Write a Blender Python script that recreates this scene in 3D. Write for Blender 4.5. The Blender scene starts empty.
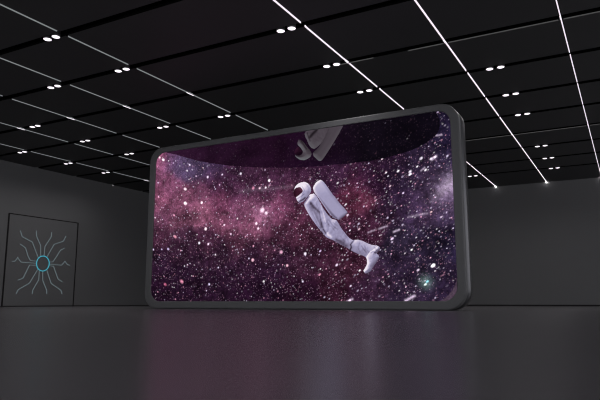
import bpy, bmesh, math
import numpy as np
from mathutils import Vector, Matrix

scene = bpy.context.scene
COL = scene.collection
PI = math.pi

# ------------------------------------------------------------------ data
# Screen content, in metres on the display face: s to the right of its left edge, t up from its lower edge.
# TRACES: (distance along the left wall, height) of the emblem's lines.
HELMET = [(4.936, 2.946), (4.967, 3.04), (5.028, 3.117), (5.136, 3.162), (5.274, 3.176), (5.396, 3.118), (5.471, 3.008), (5.486, 2.884), (5.425, 2.8), (5.349, 2.725), (5.289, 2.662), (5.213, 2.614), (5.106, 2.603), (5.038, 2.677), (5.013, 2.761), (4.967, 2.812), (4.939, 2.877)]
VISOR = [(4.948, 2.932), (4.97, 2.993), (5.044, 3.025), (5.13, 3.031), (5.198, 2.97), (5.216, 2.913), (5.146, 2.848), (5.02, 2.774), (4.964, 2.812), (4.945, 2.874)]
PACK = [(5.534, 3.024), (5.61, 3.12), (5.687, 3.166), (5.741, 3.183), (5.8, 3.166), (5.847, 3.124), (5.975, 2.961), (6.104, 2.769), (6.218, 2.635), (6.317, 2.498), (6.443, 2.368), (6.542, 2.241), (6.511, 2.194), (6.42, 2.138), (6.34, 2.089), (6.277, 2.067), (6.152, 2.111), (6.009, 2.229), (5.883, 2.409), (5.702, 2.666), (5.572, 2.836), (5.525, 2.943)]
PACKSHADE = [(5.62, 2.818), (5.738, 2.728), (5.855, 2.584), (5.971, 2.443), (6.085, 2.302), (6.278, 2.103), (6.198, 2.087), (6.084, 2.145), (5.969, 2.284), (5.883, 2.409), (5.767, 2.578)]
BODY = [(5.41, 2.801), (5.47, 2.823), (5.575, 2.83), (5.664, 2.72), (5.746, 2.566), (5.842, 2.399), (5.954, 2.246), (6.069, 2.117), (6.169, 2.089), (6.22, 2.07), (6.293, 1.951), (6.362, 1.833), (6.448, 1.733), (6.552, 1.599), (6.67, 1.527), (6.791, 1.544), (6.962, 1.488), (7.095, 1.419), (7.193, 1.382), (7.341, 1.363), (7.4, 1.293), (7.37, 1.243), (7.298, 1.176), (7.341, 1.13), (7.377, 1.077), (7.317, 0.971), (7.197, 0.821), (7.147, 0.729), (7.045, 0.675), (6.968, 0.684), (6.926, 0.752), (6.998, 0.842), (7.045, 0.949), (7.018, 1.06), (6.971, 1.101), (6.785, 1.173), (6.581, 1.275), (6.512, 1.326), (6.304, 1.429), (6.092, 1.553), (5.915, 1.626), (5.805, 1.747), (5.715, 1.849), (5.586, 2.005), (5.456, 2.181), (5.379, 2.299), (5.319, 2.398), (5.267, 2.509), (5.243, 2.579), (5.289, 2.638), (5.356, 2.719)]
ARM = [(5.395, 2.702), (5.47, 2.777), (5.59, 2.781), (5.723, 2.689), (5.84, 2.532), (5.912, 2.354), (5.969, 2.192), (6.025, 2.004), (6.038, 1.847), (5.979, 1.733), (5.878, 1.725), (5.814, 1.807), (5.807, 1.939), (5.764, 2.1), (5.685, 2.251), (5.529, 2.409), (5.424, 2.565)]
BOOT = [(7.013, 1.087), (7.096, 1.209), (7.231, 1.29), (7.341, 1.363), (7.4, 1.293), (7.37, 1.243), (7.298, 1.176), (7.341, 1.13), (7.377, 1.077), (7.317, 0.971), (7.197, 0.821), (7.147, 0.729), (7.045, 0.675), (6.968, 0.684), (6.926, 0.752), (6.998, 0.842), (7.045, 0.949)]
STROKES = [([(5.258, 2.578), (5.334, 2.667), (5.401, 2.753)], 0.046, -0.85), ([(5.455, 2.589), (5.544, 2.475), (5.677, 2.35)], 0.063, -0.5), ([(5.439, 2.523), (5.529, 2.355), (5.646, 2.134), (5.763, 1.915)], 0.131, -0.42), ([(5.528, 2.329), (5.631, 2.122), (5.719, 1.944)], 0.029, 0.3), ([(5.715, 2.315), (5.749, 2.127), (5.801, 1.913)], 0.037, -0.35), ([(5.835, 1.845), (5.901, 1.737)], 0.046, -0.6), ([(5.776, 1.796), (5.834, 1.714)], 0.034, -0.5), ([(5.936, 1.735), (6.05, 1.638)], 0.074, 0.45), ([(6.234, 1.525), (6.36, 1.468), (6.471, 1.399)], 0.131, -0.28), ([(6.192, 1.571), (6.333, 1.508)], 0.043, -0.15), ([(6.689, 1.521), (6.599, 1.421), (6.618, 1.347), (6.581, 1.28)], 0.034, -0.6), ([(7.035, 1.087), (7.064, 0.961), (7.022, 0.839), (6.953, 0.741)], 0.04, 0.5), ([(6.897, 1.367), (6.95, 1.29), (7.016, 1.212)], 0.029, -0.3), ([(6.978, 1.364), (7.017, 1.274), (7.096, 1.209)], 0.029, -0.22), ([(6.844, 1.445), (6.801, 1.334), (6.854, 1.218)], 0.026, -0.18), ([(7.269, 1.182), (7.203, 1.217), (7.149, 1.187)], 0.029, -0.35), ([(7.232, 1.328), (7.297, 1.251)], 0.029, -0.2), ([(5.997, 2.085), (6.11, 1.921), (6.223, 1.836)], 0.029, -0.25), ([(6.053, 1.924), (6.166, 1.787)], 0.026, -0.2), ([(5.938, 2.036), (6.01, 1.927)], 0.026, -0.22), ([(6.111, 2.012), (6.224, 1.927)], 0.026, -0.16), ([(5.766, 2.471), (5.838, 2.254), (5.895, 2.039)], 0.029, 0.25), ([(5.619, 2.563), (5.707, 2.396)], 0.026, -0.14), ([(6.392, 1.749), (6.502, 1.589), (6.556, 1.459)], 0.031, -0.14), ([(6.306, 1.65), (6.445, 1.515)], 0.029, -0.14)]
HSTROKES = [([(5.044, 2.717), (5.167, 2.776), (5.259, 2.836)], 0.029, -0.35), ([(5.106, 2.644), (5.228, 2.689), (5.289, 2.73)], 0.037, -0.55), ([(5.198, 3.052), (5.274, 2.93), (5.213, 2.854)], 0.023, -0.25), ([(5.32, 3.104), (5.411, 2.972), (5.38, 2.853)], 0.034, -0.12)]
RHELMET = [(5.055, 4.295), (5.09, 4.355), (5.133, 4.369), (5.248, 4.284), (5.346, 4.148), (5.459, 4.014), (5.501, 3.915), (5.474, 3.841), (5.401, 3.794), (5.269, 3.756), (5.115, 3.788), (4.996, 3.886), (4.959, 3.98), (5.024, 3.933), (5.121, 3.916), (5.192, 3.946), (5.226, 4.007), (5.152, 4.125), (5.058, 4.215)]
RVISOR = [(4.959, 3.98), (4.968, 4.072), (5.012, 4.137), (5.093, 4.177), (5.152, 4.125), (5.226, 4.007), (5.192, 3.946), (5.121, 3.916), (5.024, 3.933)]
RBODY = [(5.27, 4.503), (5.307, 4.577), (5.329, 4.678), (5.339, 4.77), (6.139, 4.765), (6.066, 4.569), (5.936, 4.31), (5.822, 4.188), (5.729, 4.117), (5.62, 4.05), (5.566, 4.037), (5.478, 4.076), (5.402, 4.172), (5.347, 4.319), (5.292, 4.41)]
RPACK = [(6.05, 4.723), (6.518, 4.737), (6.455, 4.584), (6.31, 4.356), (6.117, 4.081), (5.953, 3.869), (5.813, 3.697), (5.744, 3.683), (5.676, 3.707), (5.544, 3.844), (5.517, 3.938), (5.611, 4.007), (5.717, 4.091), (5.868, 4.284), (6.003, 4.508)]
RSTROKES = [([(5.445, 4.39), (5.537, 4.475), (5.644, 4.558)], 0.069, -0.6), ([(6.012, 4.535), (5.886, 4.309), (5.732, 4.13)], 0.023, -0.15), ([(5.363, 4.513), (5.393, 4.397), (5.445, 4.278)], 0.029, -0.4), ([(5.183, 4.298), (5.26, 4.19), (5.337, 4.068)], 0.023, -0.3)]
OVAL = [(0.057, 4.636), (0.406, 4.558), (0.949, 4.389), (1.341, 4.25), (1.724, 4.129), (2.282, 3.99), (2.858, 3.861), (3.516, 3.757), (4.019, 3.686), (4.507, 3.631), (4.981, 3.588), (5.443, 3.558), (5.892, 3.539), (6.329, 3.534), (6.755, 3.521), (7.171, 3.527), (7.443, 3.543), (7.71, 3.569), (7.974, 3.61), (8.234, 3.66), (8.44, 3.721), (8.644, 3.806), (8.797, 3.892), (8.899, 3.974), (8.972, 4.069), (9.005, 4.178), (9.013, 4.302), (8.99, 4.419), (8.944, 4.507), (8.876, 4.665), (8.883, 4.869), (5.136, 4.914), (0.046, 4.85)]
CORNER = [(8.77, -0.011), (8.914, 0.048), (9.034, 0.139), (9.132, 0.253), (9.207, 0.389), (9.259, 0.525), (9.373, 0.523), (9.345, -0.11), (8.766, -0.112)]
FIELD = [(0.153, 4.354, 150, 80, 120), (0.061, 4.558, 175, 90, 130), (0.635, 4.362, 110, 70, 112), (0.961, 4.105, 85, 65, 112), (1.736, 3.806, 82, 62, 108), (2.288, 3.809, 75, 50, 95), (0.595, 3.517, 135, 72, 108), (0.218, 3.081, 152, 80, 115), (1.2, 3.002, 142, 76, 110), (1.755, 3.258, 125, 66, 100), (1.778, 2.596, 142, 78, 108), (2.493, 2.897, 118, 56, 90), (3.186, 3.13, 85, 40, 75), (3.196, 2.638, 130, 70, 105), (3.935, 2.47, 185, 115, 155), (3.931, 2.78, 110, 55, 88), (3.52, 3.533, 68, 34, 62), (4.508, 3.433, 72, 35, 65), (4.514, 2.539, 118, 58, 92), (4.827, 2.928, 98, 44, 78), (5.136, 2.275, 95, 43, 72), (0.243, 2.581, 112, 60, 90), (1.033, 2.406, 112, 60, 86), (2.509, 2.311, 125, 65, 95), (3.543, 2.131, 145, 78, 112), (4.359, 2.026, 108, 54, 84), (5.136, 1.738, 80, 36, 60), (0.077, 1.912, 68, 32, 55), (1.061, 1.743, 66, 34, 58), (2.171, 1.691, 72, 34, 60), (3.217, 1.613, 88, 44, 68), (4.204, 1.486, 74, 35, 60), (0.113, 1.239, 45, 20, 45), (1.829, 1.125, 50, 24, 48), (3.562, 0.988, 50, 22, 48), (5.136, 1.021, 58, 26, 48), (6.015, 0.994, 64, 27, 50), (0.163, 0.276, 35, 12, 35), (1.858, 0.263, 38, 15, 38), (3.574, 0.25, 38, 14, 38), (5.136, 0.238, 45, 15, 40), (6.291, 0.404, 58, 22, 44), (6.576, 0.977, 68, 28, 50), (6.326, 3.248, 62, 29, 60), (6.887, 3.06, 72, 29, 60), (6.658, 2.69, 88, 34, 60), (7.013, 2.479, 95, 40, 65), (7.427, 2.879, 42, 16, 42), (7.166, 3.293, 45, 20, 45), (7.541, 2.11, 60, 34, 64), (7.083, 1.862, 62, 26, 50), (7.941, 2.455, 50, 30, 65), (7.957, 3.007, 48, 33, 68), (8.48, 3.404, 48, 33, 68), (9.123, 4.073, 38, 28, 70), (9.142, 3.328, 44, 34, 75), (8.309, 2.057, 62, 42, 82), (8.69, 2.346, 80, 56, 100), (8.918, 2.57, 140, 116, 158), (9.146, 2.84, 170, 150, 186), (9.099, 2.29, 105, 82, 126), (8.559, 2.113, 88, 63, 104), (7.912, 1.469, 45, 34, 64), (8.657, 1.433, 45, 34, 70), (9.134, 1.41, 44, 34, 75), (7.891, 0.743, 44, 29, 60), (8.631, 0.724, 44, 31, 65), (9.085, 0.253, 45, 30, 65), (7.369, 0.39, 56, 32, 58), (7.873, 0.122, 44, 29, 60), (6.968, 0.126, 52, 24, 50), (2.296, 3.508, 70, 32, 62), (2.834, 3.397, 66, 32, 60), (3.002, 3.674, 60, 30, 58), (3.925, 3.292, 66, 32, 60), (5.136, 3.452, 66, 30, 60), (5.742, 3.389, 62, 28, 58), (5.889, 3.158, 60, 28, 58), (3.188, 3.072, 90, 44, 78), (3.928, 2.979, 80, 38, 68), (5.136, 2.819, 80, 38, 68), (5.734, 1.97, 66, 30, 52), (4.675, 1.762, 70, 32, 55), (7.833, 3.222, 42, 20, 48), (1.074, 1.445, 48, 22, 44), (2.536, 1.302, 52, 25, 48), (3.557, 1.264, 52, 25, 48), (4.523, 1.148, 50, 24, 48), (1.107, 0.677, 38, 16, 40), (2.555, 0.594, 42, 18, 42), (4.213, 0.566, 42, 17, 42), (8.86, 2.966, 60, 42, 78), (8.578, 2.649, 56, 38, 72), (9.037, 1.935, 60, 44, 82), (9.132, 3.085, 60, 45, 85)]
BRIGHT = [(8.707, 0.828, 0.05, 1, 0.97, 1, 2), (1.211, 2.9, 0.0474, 1, 0.9, 0.96, 1.6), (1.823, 2.876, 0.0395, 1, 0.85, 0.92, 1.5), (1.186, 3.339, 0.0421, 1, 0.88, 0.95, 1.3), (0.275, 4.35, 0.0395, 1, 0.95, 1, 1.6), (0.129, 4.437, 0.0289, 1, 0.9, 0.9, 1.2), (1.996, 2.085, 0.0447, 1, 0.85, 0.92, 1.4), (0.863, 1.912, 0.0421, 0.95, 0.55, 0.65, 1), (1.773, 1.68, 0.0368, 0.95, 0.92, 1, 1.3), (2.101, 1.636, 0.0316, 0.9, 0.8, 0.9, 1.2), (1.167, 0.574, 0.05, 0.95, 0.5, 0.65, 0.9), (0.543, 0.495, 0.0421, 0.8, 0.35, 0.5, 0.8), (3.642, 1.123, 0.0421, 1, 0.7, 0.8, 1.2), (4.154, 3.315, 0.0368, 1, 0.95, 1, 1.3), (3.627, 3.148, 0.0395, 0.9, 0.5, 0.65, 1), (3.844, 3.128, 0.0342, 0.95, 0.75, 0.85, 1), (4.042, 3.122, 0.0289, 1, 0.95, 1, 1.2), (3.934, 2.498, 0.0684, 1, 0.85, 0.95, 1.1), (4.066, 2.405, 0.0474, 1, 0.9, 1, 0.9), (7.708, 1.511, 0.0395, 0.9, 0.8, 1, 1.2), (8.194, 1.219, 0.0289, 1, 1, 1, 1.3), (8.339, 0.731, 0.0342, 0.95, 0.85, 1, 1.0), (3.194, 3.607, 0.0342, 0.95, 0.9, 1, 1.2), (2.019, 3.625, 0.0368, 0.95, 0.85, 1, 1.2), (2.544, 3.647, 0.0289, 0.95, 0.85, 1, 1), (1.59, 3.699, 0.0263, 0.85, 0.7, 0.9, 0.9), (1.329, 4.071, 0.0289, 0.95, 0.85, 1, 1.1), (2.654, 2.157, 0.0289, 1, 0.9, 1, 1), (2.893, 1.885, 0.0289, 0.95, 0.8, 0.95, 1), (3.742, 2.133, 0.0395, 1, 0.85, 0.95, 1.2), (3.81, 1.989, 0.0342, 1, 0.85, 0.95, 1.1), (4.553, 1.308, 0.0447, 0.95, 0.65, 0.8, 1.2), (5.287, 1.235, 0.0368, 0.95, 0.9, 1, 1.3), (4.741, 0.941, 0.0342, 1, 0.7, 0.8, 1.1), (4.007, 0.529, 0.0289, 1, 0.95, 1, 1.2), (5.729, 1.288, 0.0316, 0.85, 0.75, 1, 1), (6.199, 0.912, 0.0395, 0.95, 0.85, 1, 1.1), (5.711, 0.681, 0.0342, 0.95, 0.55, 0.7, 1), (6.548, 0.017, 0.0395, 0.95, 0.8, 0.95, 1.1), (6.581, 0.376, 0.0289, 0.95, 0.85, 1, 1), (6.832, 0.757, 0.0289, 1, 0.95, 1, 1.1), (2.173, 0.478, 0.0316, 0.8, 0.8, 1, 1), (0.608, 1.553, 0.0342, 0.8, 0.75, 1, 1), (0.016, 1.562, 0.0289, 0.85, 0.8, 1, 1), (7.594, 3.183, 0.0263, 1, 0.95, 1, 1.1), (7.645, 3.088, 0.0237, 0.95, 0.9, 1, 1), (7.91, 3.189, 0.0342, 1, 0.95, 1, 1.3), (8.023, 2.623, 0.0289, 0.9, 0.8, 1, 1), (8.203, 3.07, 0.0316, 0.95, 0.9, 1, 1.2), (8.506, 3.444, 0.0421, 0.95, 0.9, 1, 1.2), (8.399, 3.25, 0.0289, 1, 0.95, 1, 1.1), (8.608, 3.145, 0.0342, 1, 0.95, 1, 1.2), (8.754, 3.41, 0.0368, 0.95, 0.9, 1, 1.1), (8.854, 3.436, 0.0316, 0.95, 0.9, 1, 1.1), (7.691, 2.829, 0.0289, 1, 0.8, 0.9, 1), (6.837, 1.801, 0.0316, 0.95, 0.75, 0.85, 1.1), (8.943, 1.966, 0.0289, 0.9, 0.8, 0.95, 1), (8.706, 2.102, 0.0289, 1, 0.75, 0.8, 1), (6.524, 2.18, 0.0316, 0.95, 0.85, 1, 1), (8.693, 0.452, 0.0026, 0.1, 0.1, 0.1, 0.1), (8.505, 0.387, 0.0342, 0.9, 1, 1, 1.2), (8.554, 0.454, 0.0368, 0.25, 0.8, 0.9, 1.2), (8.228, 3.08, 0.0316, 0.95, 0.9, 1, 1.2), (8.218, 3.144, 0.0421, 0.95, 0.9, 1, 1), (0.354, 1.555, 0.0237, 0.8, 0.75, 1, 0.9), (5.211, 0.509, 0.0263, 0.9, 0.85, 1, 1), (4.92, 2.989, 0.0026, 0.1, 0.1, 0.1, 0.1)]
STREAKS = [((9.318, 2.968), (9.016, 2.61), 0.13, 0.16), ((9.118, 2.746), (8.791, 2.411), 0.1, 0.07), ((8.007, 0.013), (8.228, 0.125), 0.03, 0.75), ((7.079, 1.698), (7.255, 1.752), 0.02, 0.4), ((7.751, 1.679), (7.894, 1.725), 0.022, 0.6), ((7.375, 1.775), (7.573, 1.828), 0.022, 0.5), ((8.132, 2.02), (8.607, 2.078), 0.028, 0.22), ((8.899, 3.969), (9.034, 3.968), 0.022, 0.5), ((6.479, -0.02), (6.617, 0.049), 0.03, 0.6), ((8.496, 3.14), (8.585, 3.205), 0.02, 0.5), ((8.766, 3.384), (8.874, 3.453), 0.03, 0.7), ((3.187, 3.092), (3.927, 3.107), 0.07, 0.05), ((3.927, 3.064), (4.889, 3.089), 0.05, 0.06)]
GLOW = (8.524, 0.445, 0.14)
TRACES = [[(17.123, 3.265), (17.235, 3.013), (17.762, 2.826), (18.132, 2.152)], [(17.936, 3.349), (17.956, 3.112), (18.212, 2.697), (18.252, 2.223)], [(18.739, 3.362), (18.756, 3.156), (18.442, 2.68), (18.432, 2.234)], [(19.565, 3.265), (19.442, 3.008), (18.922, 2.81), (18.575, 2.189)], [(17.175, 2.679), (17.441, 2.547), (17.597, 2.193), (17.725, 2.012), (18.078, 1.988)], [(19.525, 2.681), (19.306, 2.576), (19.132, 2.294), (18.932, 2.015), (18.706, 1.984)], [(16.833, 1.916), (16.977, 1.924), (17.098, 2.095), (17.273, 1.902), (18.059, 1.898)], [(19.893, 1.91), (19.759, 1.922), (19.602, 2.077), (19.429, 1.886), (18.724, 1.889)], [(17.179, 1.122), (17.432, 1.212), (17.708, 1.795), (18.078, 1.801)], [(19.524, 1.126), (19.273, 1.242), (18.977, 1.811), (18.719, 1.821)], [(17.162, 0.546), (17.23, 0.713), (17.776, 1.01), (18.159, 1.649)], [(17.959, 0.542), (17.965, 0.708), (18.236, 1.173), (18.237, 1.591)], [(18.711, 0.551), (18.697, 0.721), (18.453, 1.148), (18.417, 1.581)], [(19.553, 0.56), (19.482, 0.734), (18.915, 1.027), (18.608, 1.662)]]

# ------------------------------------------------------------------ helpers
def lin(c):
    c = c / 255.0
    return c / 12.92 if c <= .04045 else ((c + .055) / 1.055) ** 2.4
def rgb(r, g, b): return (lin(r), lin(g), lin(b), 1)

def mat(name, color, rough=.5, metal=0, spec=.5, noise=0, nscale=4, bump=0):
    m = bpy.data.materials.new(name); m.use_nodes = True
    nt = m.node_tree; b = nt.nodes['Principled BSDF']
    b.inputs['Base Color'].default_value = color
    b.inputs['Roughness'].default_value = rough
    b.inputs['Metallic'].default_value = metal
    b.inputs['Specular IOR Level'].default_value = spec
    if noise or bump:
        tc = nt.nodes.new('ShaderNodeTexCoord'); n = nt.nodes.new('ShaderNodeTexNoise')
        n.inputs['Scale'].default_value = nscale; n.inputs['Detail'].default_value = 6
        nt.links.new(tc.outputs['Object'], n.inputs['Vector'])
        if noise:
            mx = nt.nodes.new('ShaderNodeMix'); mx.data_type = 'RGBA'
            nt.links.new(n.outputs['Fac'], mx.inputs['Factor'])
            mx.inputs[6].default_value = tuple(c * (1 - noise) for c in color[:3]) + (1,)
            mx.inputs[7].default_value = tuple(c * (1 + noise) for c in color[:3]) + (1,)
            nt.links.new(mx.outputs[2], b.inputs['Base Color'])
        if bump:
            bp = nt.nodes.new('ShaderNodeBump'); bp.inputs['Strength'].default_value = bump
            bp.inputs['Distance'].default_value = .01
            nt.links.new(n.outputs['Fac'], bp.inputs['Height']); nt.links.new(bp.outputs['Normal'], b.inputs['Normal'])
    return m

def emit(name, color, strength):
    m = mat(name, (.02, .02, .02, 1), .4)
    b = m.node_tree.nodes['Principled BSDF']
    b.inputs['Emission Color'].default_value = color
    b.inputs['Emission Strength'].default_value = strength
    return m

def screen_mat(name, grain, stars):
    """picture on the LED face: colour of each picture point, LED grain and faint small stars"""
    m = mat(name, (.002, .002, .002, 1), .6, spec=.0); nt = m.node_tree; N = nt.nodes; L = nt.links
    b = N['Principled BSDF']
    at = N.new('ShaderNodeAttribute'); at.attribute_name = 'picture'
    tc = N.new('ShaderNodeTexCoord')
    n = N.new('ShaderNodeTexNoise'); n.inputs['Scale'].default_value = 22; n.inputs['Detail'].default_value = 8; n.inputs['Roughness'].default_value = .75
    L.new(tc.outputs['Object'], n.inputs['Vector'])
    mr = N.new('ShaderNodeMapRange'); mr.inputs['From Min'].default_value = .3; mr.inputs['From Max'].default_value = .7
    mr.inputs['To Min'].default_value = 1 - grain; mr.inputs['To Max'].default_value = 1 + grain; mr.clamp = False
    L.new(n.outputs['Fac'], mr.inputs['Value'])
    mul = N.new('ShaderNodeVectorMath'); mul.operation = 'SCALE'
    L.new(at.outputs['Color'], mul.inputs[0]); L.new(mr.outputs['Result'], mul.inputs['Scale'])
    out = mul.outputs[0]
    if stars:
        for sc, rad, cut in ((12, .10, .5), (21, .14, .5)):
            v = N.new('ShaderNodeTexVoronoi'); v.inputs['Scale'].default_value = sc
            L.new(tc.outputs['Object'], v.inputs['Vector'])
            a = N.new('ShaderNodeMapRange'); a.inputs['From Min'].default_value = rad * 2.6; a.inputs['From Max'].default_value = rad * .4
            L.new(v.outputs['Distance'], a.inputs['Value'])
            sx = N.new('ShaderNodeSeparateXYZ'); L.new(v.outputs['Color'], sx.inputs[0])
            c = N.new('ShaderNodeMapRange'); c.inputs['From Min'].default_value = cut; c.inputs['From Max'].default_value = 1
            L.new(sx.outputs['X'], c.inputs['Value'])
            p = N.new('ShaderNodeMath'); p.operation = 'MULTIPLY'
            L.new(a.outputs['Result'], p.inputs[0]); L.new(c.outputs['Result'], p.inputs[1])
            col = N.new('ShaderNodeVectorMath'); col.operation = 'SCALE'; col.inputs[0].default_value = (.30 * stars, .17 * stars, .26 * stars)
            L.new(p.outputs[0], col.inputs['Scale'])
            ad = N.new('ShaderNodeVectorMath'); ad.operation = 'ADD'
            L.new(out, ad.inputs[0]); L.new(col.outputs[0], ad.inputs[1]); out = ad.outputs[0]
    L.new(out, b.inputs['Emission Color']); b.inputs['Emission Strength'].default_value = 1
    return m

def link(name, me, m, parent=None):
    o = bpy.data.objects.new(name, me); COL.objects.link(o)
    if m is not None: me.materials.append(m)
    if parent is not None: o.parent = parent
    return o
def mesh(name, bm, m, parent=None, smooth=False):
    me = bpy.data.meshes.new(name); bm.normal_update(); bm.to_mesh(me); bm.free()
    if smooth:
        for p in me.polygons: p.use_smooth = True
    return link(name, me, m, parent)
def box(bm, x0, x1, y0, y1, z0, z1):
    v = [bm.verts.new((x, y, z)) for x in (x0, x1) for y in (y0, y1) for z in (z0, z1)]
    for f in ((0, 1, 3, 2), (4, 6, 7, 5), (0, 4, 5, 1), (2, 3, 7, 6), (0, 2, 6, 4), (1, 5, 7, 3)):
        bm.faces.new([v[i] for i in f])
def tag(o, label=None, cat=None, group=None, kind=None):
    if label: o['label'] = label
    if cat: o['category'] = cat
    if group: o['group'] = group
    if kind: o['kind'] = kind
    return o
def empty(name, loc, rot=(0, 0, 0)):
    o = bpy.data.objects.new(name, None); COL.objects.link(o); o.location = loc; o.rotation_euler = rot
    o.empty_display_size = .2
    return o

# ------------------------------------------------------------------ sizes
SPOT = 50
ZC = 6.195                                   # underside of the ceiling panels
XL, YB = -23.28, 32.34                       # left wall, back wall
XR, YF = 9.0, -3.6                          # unseen sides left open to let the grey fill light in
GROOVES = [-2.55, -.3, 1.95, 4.2, 6.4, 8.70, 10.905, 13.24, 15.43, 17.72, 19.88, 22.24, 24.44, 26.70, 28.90]
GW = .105                                    # half width of a black channel
STRIPS = [(-20.892, 'dim'), (-18.372, 'dim'), (-15.87, 'dim'), (-13.374, 'dim'), (-10.878, 'dim'),
          (-5.88, 'bright'), (-3.384, 'bright'), (-.882, 'bright')]

# ------------------------------------------------------------------ materials
M_floor = mat('polished_dark_floor', (.080, .074, .079, 1), .27, spec=.40, noise=.08, nscale=.6)
M_wall = mat('dark_grey_wall', (.150, .150, .151, 1), .75, spec=.25, noise=.05, nscale=.5)
M_panel = mat('black_ceiling_panel', (.050, .049, .050, 1), .55, spec=.35, noise=.06, nscale=.8)
M_void = mat('channel_black', (.0012, .0012, .0012, 1), .9, spec=.05)
M_trim = mat('black_trim', (.012, .010, .011, 1), .6, spec=.2)
M_bezel = mat('satin_grey_bezel', (.102, .102, .104, 1), .5, metal=.0, spec=.35, noise=.04, nscale=3)
M_casing = mat('grey_metal_casing', (.10, .10, .105, 1), .3, metal=.6, spec=.6)
M_bright = emit('bright_light_strip', (1, .90, 1, 1), 1.0)
M_dim = emit('dim_light_strip', (.90, .97, 1, 1), .20)
M_cross = emit('faint_light_strip', (1, .98, 1, 1), .06)
M_cross2 = emit('added_wall_glow', (1, .98, 1, 1), .25)
M_end = emit('added_end_glow', (1, .95, 1, 1), 30)
M_node = emit('strip_joint_light', (1, .9, 1, 1), 1.1)
M_lens = emit('downlight_lens', (1, .91, 1, 1), 1.5)
M_ring = mat('downlight_rim', (.05, .05, .05, 1), .4)
M_trace = emit('pale_emblem_line', (.66, .86, .92, 1), .16)
M_teal = emit('teal_ring_light', (.08, .62, .80, 1), .55)

# ------------------------------------------------------------------ setting
bm = bmesh.new(); box(bm, XL - .3, XR, YF, YB + .3, -.2, 0)
tag(mesh('floor', bm, M_floor), kind='structure')
bm = bmesh.new(); box(bm, XL - .3, XL, YF, YB + .3, 0, ZC + .4)
tag(mesh('wall_left', bm, M_wall), kind='structure')
bm = bmesh.new(); box(bm, XL, XR, YB, YB + .3, 0, ZC + .4)
tag(mesh('wall_back', bm, M_wall), kind='structure')
bm = bmesh.new(); box(bm, XL + .0, XR, YB - .03, YB, 0, .06)
tag(mesh('base_strip_back', bm, M_trim), kind='structure')  # thin dark strip along the foot of the back wall
bm = bmesh.new(); box(bm, XL, XL + .03, YF, YB - .03, 0, .035)
tag(mesh('base_strip_left', bm, M_trim), kind='structure')  # thin dark strip along the foot of the left wall

# ceiling: black channels run across, the panels hang between them, joints between panels carry the strips
bm = bmesh.new()
box(bm, XL, XR, YF, YB, ZC + .30, ZC + .42)
sl = mesh('ceiling', bm, M_void)
me = sl.data
me.materials.append(M_panel)
bm = bmesh.new(); bm.from_mesh(me)
ys = [YF] + [y for y in GROOVES] + [YB]
xs = [XL] + [s[0] for s in STRIPS] + [XR]
for j in range(len(ys) - 1):
    y0 = ys[j] + (GW if j else 0); y1 = ys[j + 1] - (GW if j < len(ys) - 2 else 0)
    for i in range(len(xs) - 1):
        x0 = xs[i] + (.03 if i else 0); x1 = xs[i + 1] - (.03 if i < len(xs) - 2 else 0)
        n0 = len(bm.faces); box(bm, x0, x1, y0, y1, ZC, ZC + .06)
        bm.faces.ensure_lookup_table()
        for f in bm.faces[n0:]: f.material_index = 1
bmesh.ops.recalc_face_normals(bm, faces=bm.faces[:])
for f in bm.faces:
    if abs(f.normal.z) < .5: f.material_index = 0          # panel edges inside the channels are black
bm.to_mesh(me); bm.free()
tag(sl, kind='structure')

# ------------------------------------------------------------------ light strips
SL = {-20.892: 'dim grey light strip along the ceiling nearest the left wall',
      -18.372: 'dim grey light strip on the ceiling, second from the left wall',
      -15.87: 'dim grey ceiling light strip, third of five from the left wall',
      -13.374: 'dim grey ceiling light strip, fourth from the left wall, passing over the display corner',
      -10.878: 'dim grey ceiling light strip starting at the top left, last dim one before the bright strips',
      -5.88: 'bright white ceiling light strip crossing behind the top of the display',
      -3.384: 'bright white ceiling light strip clear of the display, middle of the three bright ones',
      -.882: 'bright white ceiling light strip at the far right of the ceiling'}
def strip(x, kind):
    t = empty('ceiling_light_strip', (x, 0, ZC))
    tag(t, SL[x], 'strip light', 'light strips running along the ceiling')
    m = M_bright if kind == 'bright' else M_dim
    hw = .0095 if kind == 'bright' else .0125
    cont = (13.24, 22.24) + (() if kind == 'bright' else ())
    cuts = [y for y in GROOVES if y not in cont]
    ends = [YF] + cuts + [YB - .02]
    for j in range(len(ends) - 1):
        g = .10 if kind == 'bright' else .16
        y0 = ends[j] + (g if j else 0); y1 = ends[j + 1] - (g if j < len(ends) - 2 else 0)
        if y1 < 4.5: continue
        b = bmesh.new(); box(b, -hw, hw, y0, y1, -.012, .03)
        mesh('light_segment', b, m, t)
    for y in cont:
        if kind == 'dim' and x > -12 and y > 20: continue
        b = bmesh.new(); d = .16 if kind == 'dim' else .09
        box(b, -hw * 1.5, hw * 1.5, y - d, y + d, -.018, -.0125)
        mesh('joint_light', b, M_node, t)
for x, k in STRIPS: strip(x, k)
def glow_block(b_, parent, m=None):
    bmesh.ops.bevel(b_, geom=b_.edges[:], offset=.008, segments=2, affect='EDGES')
    mesh('glow_block', b_, m or M_end, parent)
for t in [o for o in COL.objects if o.name.startswith('ceiling_light_strip') and o.location.x > -6]:
    b = bmesh.new(); box(b, -.02, .02, YB - .08, YB - .02, -.04, .0); glow_block(b, t)  # glowing blocks added to cast the halo at the strip ends

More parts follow.
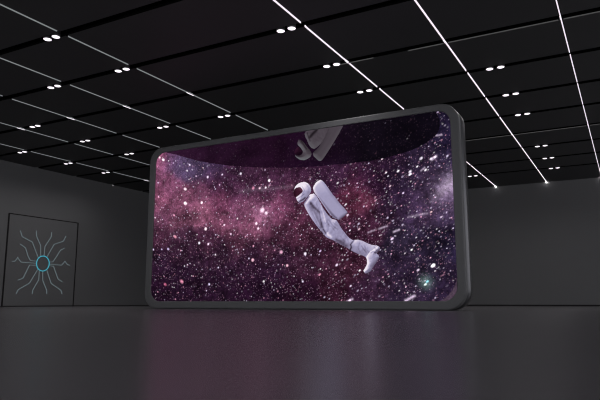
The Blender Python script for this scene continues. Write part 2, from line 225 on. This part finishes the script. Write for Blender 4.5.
for y, lab in ((13.24, 'faint thin light strip crossing the ceiling above the display, nearer one'),
               (22.24, 'faint thin light strip crossing the ceiling to the right of the display, farther one')):
    t = empty('cross_light_strip', (0, y, ZC)); tag(t, lab, 'strip light', 'faint strips across the ceiling')
    for x0, x1 in ((-6.3, -5.2), (-4.3, -3.44), (-3.33, -.94), (-.83, 4)) if y < 20 else ((-5.83, -3.44), (-3.33, -.94), (-.83, 4)):
        b = bmesh.new(); box(b, x0, x1, .085, .125, -.012, -.001)
        mesh('light_segment', b, M_cross, t)
t = empty('wall_glow', (XL, 22.33, ZC - .03))  # glow block added for the faint halo where the channel meets the wall
tag(t, 'tiny faint glow block added high on the left wall, just under the ceiling edge', 'added glow block')
b = bmesh.new(); box(b, 0, .05, -.025, .025, -.03, .028); glow_block(b, t, M_cross2)

# ------------------------------------------------------------------ downlights
def make_downlight():
    o = empty('downlight', (0, 0, 0))
    b = bmesh.new()
    N = 24
    prof = [(.080, -.028), (.094, -.028), (.096, -.02), (.096, .29), (.080, .29)]
    rings = [[b.verts.new((r * math.cos(2 * PI * k / N), r * math.sin(2 * PI * k / N), z)) for k in range(N)] for r, z in prof]
    for a in range(len(rings)):
        c = (a + 1) % len(rings)
        for k in range(N): b.faces.new((rings[a][k], rings[a][(k + 1) % N], rings[c][(k + 1) % N], rings[c][k]))
    bmesh.ops.recalc_face_normals(b, faces=b.faces[:])
    mesh('housing', b, M_ring, o, True)
    b = bmesh.new()
    prof = [(.0, -.052), (.045, -.047), (.075, -.037), (.089, -.029), (.08, -.02)]
    top = b.verts.new((0, 0, prof[0][1])); prev = None
    for r, z in prof[1:]:
        ring = [b.verts.new((r * math.cos(2 * PI * k / N), r * math.sin(2 * PI * k / N), z)) for k in range(N)]
        for k in range(N):
            if prev is None: b.faces.new((top, ring[(k + 1) % N], ring[k]))
            else: b.faces.new((prev[k], prev[(k + 1) % N], ring[(k + 1) % N], ring[k]))
        prev = ring
    b.faces.new(prev)
    bmesh.ops.recalc_face_normals(b, faces=b.faces[:])
    mesh('lens', b, M_lens, o, True)
    ld = bpy.data.lights.new('downlight_beam', 'SPOT'); ld.energy = SPOT; ld.color = (1, .97, 1)
    ld.spot_size = math.radians(155); ld.spot_blend = 1; ld.shadow_soft_size = .05
    lo = bpy.data.objects.new('downlight_beam', ld); COL.objects.link(lo); lo.parent = o; lo.location = (0, 0, -.06)
    return o
Y = dict(zip(range(-2, 8), GROOVES[5:]))
ORD = ['first', 'second', 'third', 'fourth', 'fifth', 'sixth']
PAIRS = []
for n, j in enumerate((1, 2, 3, 5, 6, 7)):
    PAIRS.append((-2.80, j, f'{ORD[n]} pair down between the two rightmost light strips'))
for j, d in ((-1, 'highest pair straight above the display'),
             (0, 'middle pair above the display, left of a bright strip'),
             (1, 'pair closest above the top frame of the display'),
             (7, 'far pair right beside the display frame')):
    PAIRS.append((-6.44, j, d))
for j, d in ((-2, 'nearest pair at the top left of the ceiling'),
             (-1, 'second pair along the fifth dim strip'),
             (1, 'third pair along the fifth dim strip')):
    PAIRS.append((-11.38, j, d))
for j, d in ((-1, 'nearer pair along the fourth dim strip'),
             (1, 'farther pair along the fourth dim strip')):
    PAIRS.append((-13.97, j, d))
for n, j in enumerate((0, 1, 2)):
    PAIRS.append((-17.77, j, f'{ORD[n]} pair between the second and third dim strips'))
for n, j in enumerate((1, 2, 3)):
    PAIRS.append((-21.35, j, f'{ORD[n]} pair along the strip nearest the left wall'))
for x, js in ((-6.44, (3, 5)), (-11.38, (3, 5, 7)), (-13.97, (3, 5, 7))):  # unseen downlights, added to brighten the far left wall
    for j in js: PAIRS.append((x, j, 'an unseen pair added to the ceiling behind the display'))
proto = make_downlight(); first = True
def dup(root):
    r = root.copy(); COL.objects.link(r)
    for ch in list(root.children):
        c = ch.copy(); COL.objects.link(c); c.parent = r
    return r
for x, j, d in PAIRS:
    for k, side in ((0, 'left'), (1, 'right')):
        o = proto if first else dup(proto); first = False
        o.location = (x + .28 * k, Y[j], ZC)
        tag(o, f'downlight, {side} of {d}', 'downlight', 'round downlights set in the black ceiling channels')

# ------------------------------------------------------------------ wall panel with the line emblem
PY0, PY1, PH = 16.53, 20.24, 3.975
wp = empty('wall_panel', (XL, (PY0 + PY1) / 2, 0))
tag(wp, 'tall dark grey panel on the left wall bearing a pale line emblem round a teal ring', 'wall panel')
pyc = (PY0 + PY1) / 2
b = bmesh.new(); box(b, .002, .03, -(PY1 - PY0) / 2 + .03, (PY1 - PY0) / 2 - .03, .04, PH - .03)
bmesh.ops.bevel(b, geom=b.edges[:], offset=.005, segments=2, affect='EDGES')
mesh('panel_board', b, M_wall, wp)
b = bmesh.new(); h = (PY1 - PY0) / 2; w = .04
box(b, .001, .036, -h - w / 2, -h + w / 2 + .01, 0, PH); box(b, .001, .036, h - w / 2 - .01, h + w / 2, 0, PH)
box(b, .001, .036, -h + w / 2, h - w / 2, PH - w, PH)
tag(mesh('outline_trim', b, M_trim, wp), 'thin black outline')
def ribbon(pts, hw, x0, x1):
    b = bmesh.new(); P = [Vector((p[0] - pyc, p[1])) for p in pts]; L = []; R = []
    for i, p in enumerate(P):
        d = ((P[i] - P[i - 1]).normalized() if i else Vector((0, 0))) + ((P[i + 1] - P[i]).normalized() if i < len(P) - 1 else Vector((0, 0)))
        d.normalize(); n = Vector((-d.y, d.x)) * hw
        if 0 < i < len(P) - 1:
            e = (P[i] - P[i - 1]).normalized(); n /= max(.5, abs(e.x * d.x + e.y * d.y))
        L.append(p + n); R.append(p - n)
    rows = [[b.verts.new((x, q.x, q.y)) for q in (l, r)] for l, r in zip(L, R) for x in (x0, x1)]
    for i in range(len(P) - 1):
        a, c, d, e = rows[2 * i], rows[2 * i + 1], rows[2 * i + 2], rows[2 * i + 3]
        b.faces.new((c[0], c[1], e[1], e[0])); b.faces.new((a[0], d[0], d[1], a[1]))
        b.faces.new((a[0], c[0], e[0], d[0])); b.faces.new((a[1], d[1], e[1], c[1]))
    b.faces.new((rows[0][0], rows[0][1], rows[1][1], rows[1][0])); b.faces.new((rows[-2][0], rows[-1][0], rows[-1][1], rows[-2][1]))
    bmesh.ops.recalc_face_normals(b, faces=b.faces[:])
    return b
for t in TRACES:
    mesh('emblem_line', ribbon(t, .016, .030, .046), M_trace, wp)
b = bmesh.new(); cy, cz, ry, rz, tr = 18.39 - pyc, 1.907, .335, .335, .020
N, K = 64, 10; R = []
for i in range(N):
    a = 2 * PI * i / N; ring = []
    for k in range(K):
        q = 2 * PI * k / K
        ring.append(b.verts.new((.045 + .016 * math.sin(q), cy + (ry + tr * math.cos(q)) * math.cos(a), cz + (rz + tr * math.cos(q)) * math.sin(a))))
    R.append(ring)
for i in range(N):
    for k in range(K):
        b.faces.new((R[i][k], R[(i + 1) % N][k], R[(i + 1) % N][(k + 1) % K], R[i][(k + 1) % K]))
bmesh.ops.recalc_face_normals(b, faces=b.faces[:])
tag(mesh('emblem_ring', b, M_teal, wp, True), 'glowing teal ring at the centre of the emblem')

# ------------------------------------------------------------------ the display
DX0, DX1, DY, DZ, DT = -13.035, -3.32, 14.0, 4.97, .66
SX0, SZ0, SW, SH = -12.785, .215, 9.26, 4.575
disp = empty('video_display', ((DX0 + DX1) / 2, DY, 0))
tag(disp, 'huge rounded video screen in a thick grey frame showing an astronaut in a purple starfield', 'screen')
cx = (DX0 + DX1) / 2
def rrect(x0, x1, z0, z1, r, n=14):
    P = []
    for (ax, az, a0) in ((x1 - r, z0 + r, -PI / 2), (x1 - r, z1 - r, 0), (x0 + r, z1 - r, PI / 2), (x0 + r, z0 + r, PI)):
        for k in range(n + 1):
            a = a0 + PI / 2 * k / n; P.append((ax + r * math.cos(a), az + r * math.sin(a)))
    return P
def loops(b, specs):
    """specs: (inset, y) of successive rounded outlines -> skinned loops"""
    out = []
    for pts, y in specs: out.append([b.verts.new((x - cx, y, z)) for x, z in pts])
    for A, B in zip(out, out[1:]):
        n = len(A)
        for i in range(n): b.faces.new((A[i], A[(i + 1) % n], B[(i + 1) % n], B[i]))
    return out
def OUT(i, r=.47): return rrect(DX0 + i, DX1 - i, i, DZ - i, r - i)
b = bmesh.new()
inn = rrect(SX0, SX0 + SW, SZ0, SZ0 + SH, .34)
inn2 = rrect(SX0 - .012, SX0 + SW + .012, SZ0 - .012, SZ0 + SH + .012, .352)
lp = loops(b, [(inn, .035), (inn, .012), (inn2, .0), (OUT(.045), .0), (OUT(.022), .006), (OUT(.007), .02), (OUT(.0), .045), (OUT(0), .16)])
bz = mesh('bezel', b, M_bezel, disp, True)
nb = len(inn)
for p in bz.data.polygons:
    if p.index < nb * 3: p.use_smooth = False
b = bmesh.new()
lp = loops(b, [(OUT(.0), .16), (OUT(.02), .165), (OUT(.02), .18), (OUT(.0), .185), (OUT(.0), DT - .05), (OUT(.015), DT - .015), (OUT(.05), DT)])
b.faces.new(lp[-1])
cs = mesh('casing', b, M_casing, disp, True); cs.data.polygons[len(cs.data.polygons) - 1].use_smooth = False

# ---- picture on the screen, computed on fine grids of the screen plane
rng = np.random.RandomState(11)
def vnoise(s, t, scale, seed):
    r = np.random.RandomState(seed).rand(256, 256)
    x = s * scale + 31.7; y = t * scale + 17.3
    xi = np.floor(x).astype(int); yi = np.floor(y).astype(int); fx = x - xi; fy = y - yi
    fx = fx * fx * (3 - 2 * fx); fy = fy * fy * (3 - 2 * fy)
    g = lambda a, b_: r[a % 256, b_ % 256]
    return (g(xi, yi) * (1 - fx) + g(xi + 1, yi) * fx) * (1 - fy) + (g(xi, yi + 1) * (1 - fx) + g(xi + 1, yi + 1) * fx) * fy
def fbm(s, t, scale, seed, oct=4):
    v = 0; a = .5
    for k in range(oct): v = v + a * vnoise(s, t, scale * 2 ** k, seed + k); a *= .5
    return v / (1 - .5 ** oct)
def inside(poly, s, t):
    c = np.zeros(s.shape, bool); n = len(poly)
    for i in range(n):
        x0, y0 = poly[i]; x1, y1 = poly[(i + 1) % n]
        if y0 == y1: continue
        k = ((y0 > t) != (y1 > t)) & (s < (x1 - x0) * (t - y0) / (y1 - y0) + x0); c ^= k
    return c
def segdist(a, b_, s, t):
    ax, ay = a; dx, dy = b_[0] - ax, b_[1] - ay
    u = np.clip(((s - ax) * dx + (t - ay) * dy) / max(dx * dx + dy * dy, 1e-9), 0, 1)
    return np.hypot(s - ax - u * dx, t - ay - u * dy)
def edgedist(poly, s, t):
    d = np.full(s.shape, 9.)
    for i in range(len(poly)): d = np.minimum(d, segdist(poly[i], poly[(i + 1) % len(poly)], s, t))
    return d
def smooth(poly, n=2):
    for _ in range(n):
        q = []
        for i in range(len(poly)):
            a = poly[i]; c = poly[(i + 1) % len(poly)]
            q += [(.8 * a[0] + .2 * c[0], .8 * a[1] + .2 * c[1]), (.2 * a[0] + .8 * c[0], .2 * a[1] + .8 * c[1])]
        poly = q
    return poly
LIN = np.vectorize(lin)
def grid_mesh(name, s, t, keep, color, y, m, parent):
    """quads of the grid whose centre is kept; colour per grid node"""
    ny, nx = s.shape
    kc = keep[:-1, :-1] & keep[1:, :-1] & keep[:-1, 1:] & keep[1:, 1:]
    idx = np.arange(ny * nx).reshape(ny, nx)
    q = np.stack([idx[:-1, :-1], idx[:-1, 1:], idx[1:, 1:], idx[1:, :-1]], -1)[kc]
    used = np.unique(q); remap = np.zeros(ny * nx, int); remap[used] = np.arange(len(used))
    q = remap[q]
    X = s.ravel()[used] + SX0 - cx; Z = t.ravel()[used] + SZ0
    co = np.stack([X, np.full(len(X), y), Z], -1)
    me = bpy.data.meshes.new(name)
    me.from_pydata(co.tolist(), [], q.tolist())
    ca = me.color_attributes.new('picture', 'FLOAT_COLOR', 'POINT')
    c = np.ones((len(used), 4)); c[:, :3] = color.reshape(-1, 3)[used]
    ca.data.foreach_set('color', c.ravel())
    return link(name, me, m, parent)
def rr_inside(s, t, r=.34, e=0):
    dx = np.maximum(np.maximum(r - s, s - (SW - r)), 0); dy = np.maximum(np.maximum(r - t, t - (SH - r)), 0)
    return (s > -e) & (s < SW + e) & (t > -e) & (t < SH + e) & (np.hypot(dx, dy) < r + e)

M_sky = screen_mat('starfield_picture', .6, 1)
M_pic = screen_mat('astronaut_picture', .04, 0)
M_mir = screen_mat('dark_mirror_picture', .4, .14)

def nebula(s, t):
    num = np.zeros(s.shape + (3,)); den = np.zeros(s.shape)
    ws = s + .3 * (fbm(s, t, 1.3, 50) - .5); wt = t + .3 * (fbm(s, t, 1.3, 60) - .5)
    for a, b_, r_, g_, bl in FIELD:
        w = np.exp(-((ws - a) ** 2 + (wt - b_) ** 2) / (2 * .19 ** 2)) + 1e-6 / ((ws - a) ** 2 + (wt - b_) ** 2 + .05)
        num += w[..., None] * np.array([r_, g_, bl if bl < r_ else r_ + .62 * (bl - r_)]); den += w
    c = LIN(num / den[..., None])
    n = fbm(s, t, 3.5, 70, 6); n2 = fbm(s, t, 14, 170, 3)
    return c * ((.1 + 1.5 * n) * (.38 + 1.1 * n2))[..., None].clip(.05)
def stars(s, t, c, step, lst, count, gain, seed):
    R = np.random.RandomState(seed); S = []
    for a in lst: S.append((*a[:2], a[2] * (.72 if a[0] > 5.5 else .9), *a[3:]))
    k = 0
    while k < count:
        a, b_ = R.rand() * SW, R.rand() * SH
        dens = .55 + .45 * math.exp(-((b_ - 2.3 + .05 * a) ** 2) / .8) + (.15 if a > 6 else 0)
        if R.rand() > dens: continue
        r = .009 + .007 * R.rand() + (.008 if R.rand() < .08 else 0); br = gain * (.10 + 1.0 * R.rand() ** 3.4)
        pk = R.rand(); col = (1, .62, .78) if pk < .35 else ((.86, .82, 1) if pk < .75 else (1, .95, 1))
        S.append((a, b_, r, *col, br)); k += 1
    ny, nx = s.shape; s0, t0 = s[0, 0], t[0, 0]
    for a, b_, r, cr, cg, cb, br in S:
        R_ = int(r * 3.2 / step) + 2; i = int((a - s0) / step); j = int((b_ - t0) / step)
        i0, i1, j0, j1 = max(i - R_, 0), min(i + R_ + 1, nx), max(j - R_, 0), min(j + R_ + 1, ny)
        if i0 >= i1 or j0 >= j1: continue
        ss = s[j0:j1, i0:i1] - a; tt = t[j0:j1, i0:i1] - b_
        st_ = 1.0
        if a > 5.5:                                   # trails drawn out on the right
            u = .82 * ss + .57 * tt; v = -.57 * ss + .82 * tt; d = np.hypot(u * .75, v * 1.15)
        elif a < 1.6:
            u = .86 * ss - .5 * tt; v = .5 * ss + .86 * tt; d = np.hypot(u * .75, v * 1.1)
        else: d = np.hypot(ss, tt)
        w = np.clip(1.5 - d / r, 0, 1)[..., None] * br
        c[j0:j1, i0:i1] += w * np.array([cr, cg ** 1.6, cb ** 1.6]) * .9
    return c
STEP = .0125
gs, gt = np.meshgrid(np.arange(0, SW + STEP, STEP), np.arange(0, SH + STEP, STEP))
col = nebula(gs, gt)
for a, b_, w, tn in STREAKS:
    d = segdist(a, b_, gs, gt); col += np.exp(-(d / w) ** 2)[..., None] * tn * np.array([.8, .62, .85])
d = np.hypot(gs - GLOW[0], gt - GLOW[1]); col += np.exp(-(d / GLOW[2]) ** 2)[..., None] * np.array([.09, .16, .14])
gm = col.mean(-1, keepdims=True); col = gm + .9 * (col - gm)
col = stars(gs, gt, col, STEP, BRIGHT, 2500, .95, 5)
keep = rr_inside(gs, gt, .36, .03)
scr = grid_mesh('screen', gs, gt, keep, col, .030, M_sky, disp)
tag(scr, 'glowing screen picture of a magenta and violet starry nebula')

# dark glossy oval overhead in the picture, mirroring the stars
def sub(poly, step, pad=.05):
    a = np.array(poly); s0, t0 = np.maximum(a.min(0) - pad, 0); s1, t1 = np.minimum(a.max(0) + pad, (SW, SH + .02))
    return np.meshgrid(np.arange(s0, s1, step), np.arange(t0, t1, step))
gs, gt = sub(OVAL, STEP)
k = inside(smooth(OVAL, 1), gs, gt) & rr_inside(gs, gt, .36, .02)
f = np.clip(gs / 8.8, 0, 1)
dk = np.stack([np.interp(f, [0, .25, .5, .62, .8, 1], LIN([42, 34, 28, 30, 13, 10])), np.interp(f, [0, .25, .5, .62, .8, 1], LIN([17, 14, 9, 10, 7, 6])), np.interp(f, [0, .25, .5, .62, .8, 1], LIN([40, 33, 27, 32, 17, 15]))], -1)
dk = dk * (.4 + 1.2 * fbm(gs, gt, 2.5, 90, 4))[..., None]
dk = stars(gs, gt, dk, STEP, [], 420, .13, 8)
tag(grid_mesh('mirror_ceiling', gs, gt, k, dk, .027, M_mir, disp), 'dark oval overhead in the picture mirroring the stars')
gs, gt = sub(CORNER, STEP)
k = inside(CORNER, gs, gt) & rr_inside(gs, gt, .36, .02)
cc = np.ones(gs.shape + (3,)) * LIN([78, 62, 78]) * (.5 + fbm(gs, gt, 6, 33))[..., None]
tag(grid_mesh('corner_haze', gs, gt, k, cc, .027, M_mir, disp), 'paler greyish corner of the picture')

# ---- astronaut in the picture
A_STEP = .011
def ramp(v, keys):
    x = [k_[0] for k_ in keys]
    return np.stack([np.interp(v, x, LIN([k_[1][i] for k_ in keys])) for i in range(3)], -1)
SUIT = [(0, (40, 28, 44)), (.25, (90, 80, 102)), (.5, (142, 134, 164)), (.66, (163, 157, 190)), (.82, (200, 190, 214)), (1, (240, 230, 242))]
DIMSUIT = [(0, (20, 14, 20)), (.3, (44, 38, 44)), (.6, (74, 66, 74)), (.8, (88, 84, 90)), (1, (104, 106, 110))]
def shade(poly, s, t, R, light=(-.55, .62), amb=.66, seed=3, fold=.0, extra=None):
    d = edgedist(poly, s, t) * np.where(inside(poly, s, t), 1, 0)
    q = np.clip(d / R, 0, 1); h = R * np.sqrt(1 - (1 - q) ** 2)
    if extra is not None:
        p2, R2, k2 = extra
        d2 = edgedist(p2, s, t) * np.where(inside(p2, s, t), 1, 0); q2 = np.clip(d2 / R2, 0, 1)
        h = np.maximum(h, h * .6 + k2 * R2 * np.sqrt(1 - (1 - q2) ** 2) * (d2 > 0))
    h = h + fold * fbm(s, t, 7, seed, 3)
    gy, gx = np.gradient(h, A_STEP); nz = 1 / np.sqrt(1 + gx ** 2 + gy ** 2)
    return amb + .5 * (-gx * light[0] - gy * light[1]) * -1 * -1 * nz + .0 * nz
def strokes(v, lst_, s, t):
    for pts, w, tn in lst_:
        d = np.full(s.shape, 9.)
        for i in range(len(pts) - 1): d = np.minimum(d, segdist(pts[i], pts[i + 1], s, t))
        v = v + .8 * tn * np.exp(-(d / (w * .62)) ** 2)
    return v
def piece(name, poly, y, parent, R, keys=SUIT, st_=None, amb=.62, light=(-.55, .62), fold=0, extra=None, seed=3, post=None, clip=False):
    poly = smooth(poly, 1)
    s, t = sub(poly, A_STEP)
    k = inside(poly, s, t)
    if clip: k &= (t < SH + .005)
    v = shade(poly, s, t, R, light, amb, seed, fold, extra)
    if st_: v = strokes(v, st_, s, t)
    if post: v = post(v, s, t)
    return grid_mesh(name, s, t, k, ramp(np.clip(v, 0, 1), keys), y, M_pic, parent)
def packpost(v, s, t):
    d = edgedist(PACKSHADE, s, t); ins = inside(PACKSHADE, s, t)
    v = v - .34 * np.where(ins, np.clip(d / .04, 0, 1), 0)
    a = np.array(PACK); tp = a[:, 1].max()
    return v + .20 * np.clip(1 - (tp - t) / .45, 0, 1)
def bodypost(v, s, t):
    a = np.array(BODY); f = np.clip((s - a[:, 0].min()) / 1.0, 0, 1)
    return v + .13 * (1 - f)
body = piece('astronaut', BODY, .022, disp, .20, st_=STROKES, amb=.61, fold=.035, extra=(ARM, .11, .9), post=bodypost)
tag(body, 'astronaut in white suit floating head down to the left in the picture')
tag(piece('backpack', PACK, .024, body, .09, amb=.62, post=packpost, fold=.004, light=(-.85, .55)), 'white life support backpack')
tag(piece('boot', BOOT, .0205, body, .14, st_=STROKES, amb=.65, fold=.04, seed=9), 'pale boots, soles trailing')
hel = piece('helmet', HELMET, .019, body, .27, st_=HSTROKES, amb=.86, fold=.008)
VIS = [(0, (40, 12, 26)), (.4, (62, 26, 44)), (.7, (92, 50, 68)), (1, (170, 130, 160))]
VC = np.array(VISOR).mean(0); VISOR = [tuple(VC + 1.14 * (np.array(v) - VC)) for v in VISOR]
tag(piece('visor', VISOR, .017, body, .15, keys=VIS, amb=.30, light=(.75, .5)), 'dark maroon visor')
rb = piece('mirrored_astronaut', RBODY, .0225, disp, .18, keys=DIMSUIT, st_=RSTROKES, amb=.60, light=(-.3, -.5), fold=.03, clip=True)
tag(rb, 'dim upside down reflection of the astronaut')
piece('mirrored_backpack', RPACK, .0205, rb, .13, keys=DIMSUIT, st_=RSTROKES, amb=.58, light=(-.2, -.7), clip=True)
piece('mirrored_helmet', RHELMET, .019, rb, .16, keys=DIMSUIT, st_=RSTROKES, amb=.66, light=(-.2, -.7), clip=True)
tag(piece('mirrored_visor', RVISOR, .017, rb, .16, keys=[(0, (18, 5, 16)), (1, (60, 26, 50))], amb=.25, clip=True), 'dark visor')

# ------------------------------------------------------------------ light and camera
w = bpy.data.worlds.new('hall_fill'); scene.world = w; w.use_nodes = True  # even grey fill, added to lift the walls and floor
bg = w.node_tree.nodes['Background']; bg.inputs['Color'].default_value = (.93, .93, 1, 1); bg.inputs['Strength'].default_value = 1.3

cam = bpy.data.cameras.new('camera'); co = bpy.data.objects.new('camera', cam); COL.objects.link(co)
cam.sensor_width = 36; cam.lens = 602.64 / 600 * 36; cam.clip_start = .02; cam.clip_end = 300
co.location = (0, 0, .195)
co.rotation_euler = (PI / 2 + math.radians(9.605), 0, math.radians(28.6147))
scene.camera = co
scene.view_settings.view_transform = 'Standard'; scene.view_settings.look = 'None'
scene.view_settings.exposure = 0; scene.view_settings.gamma = 1; scene.view_settings.use_curve_mapping = False
scene.cycles.use_denoising = True
scene.cycles.max_bounces = 8
scene.cycles.filter_width = 1.15
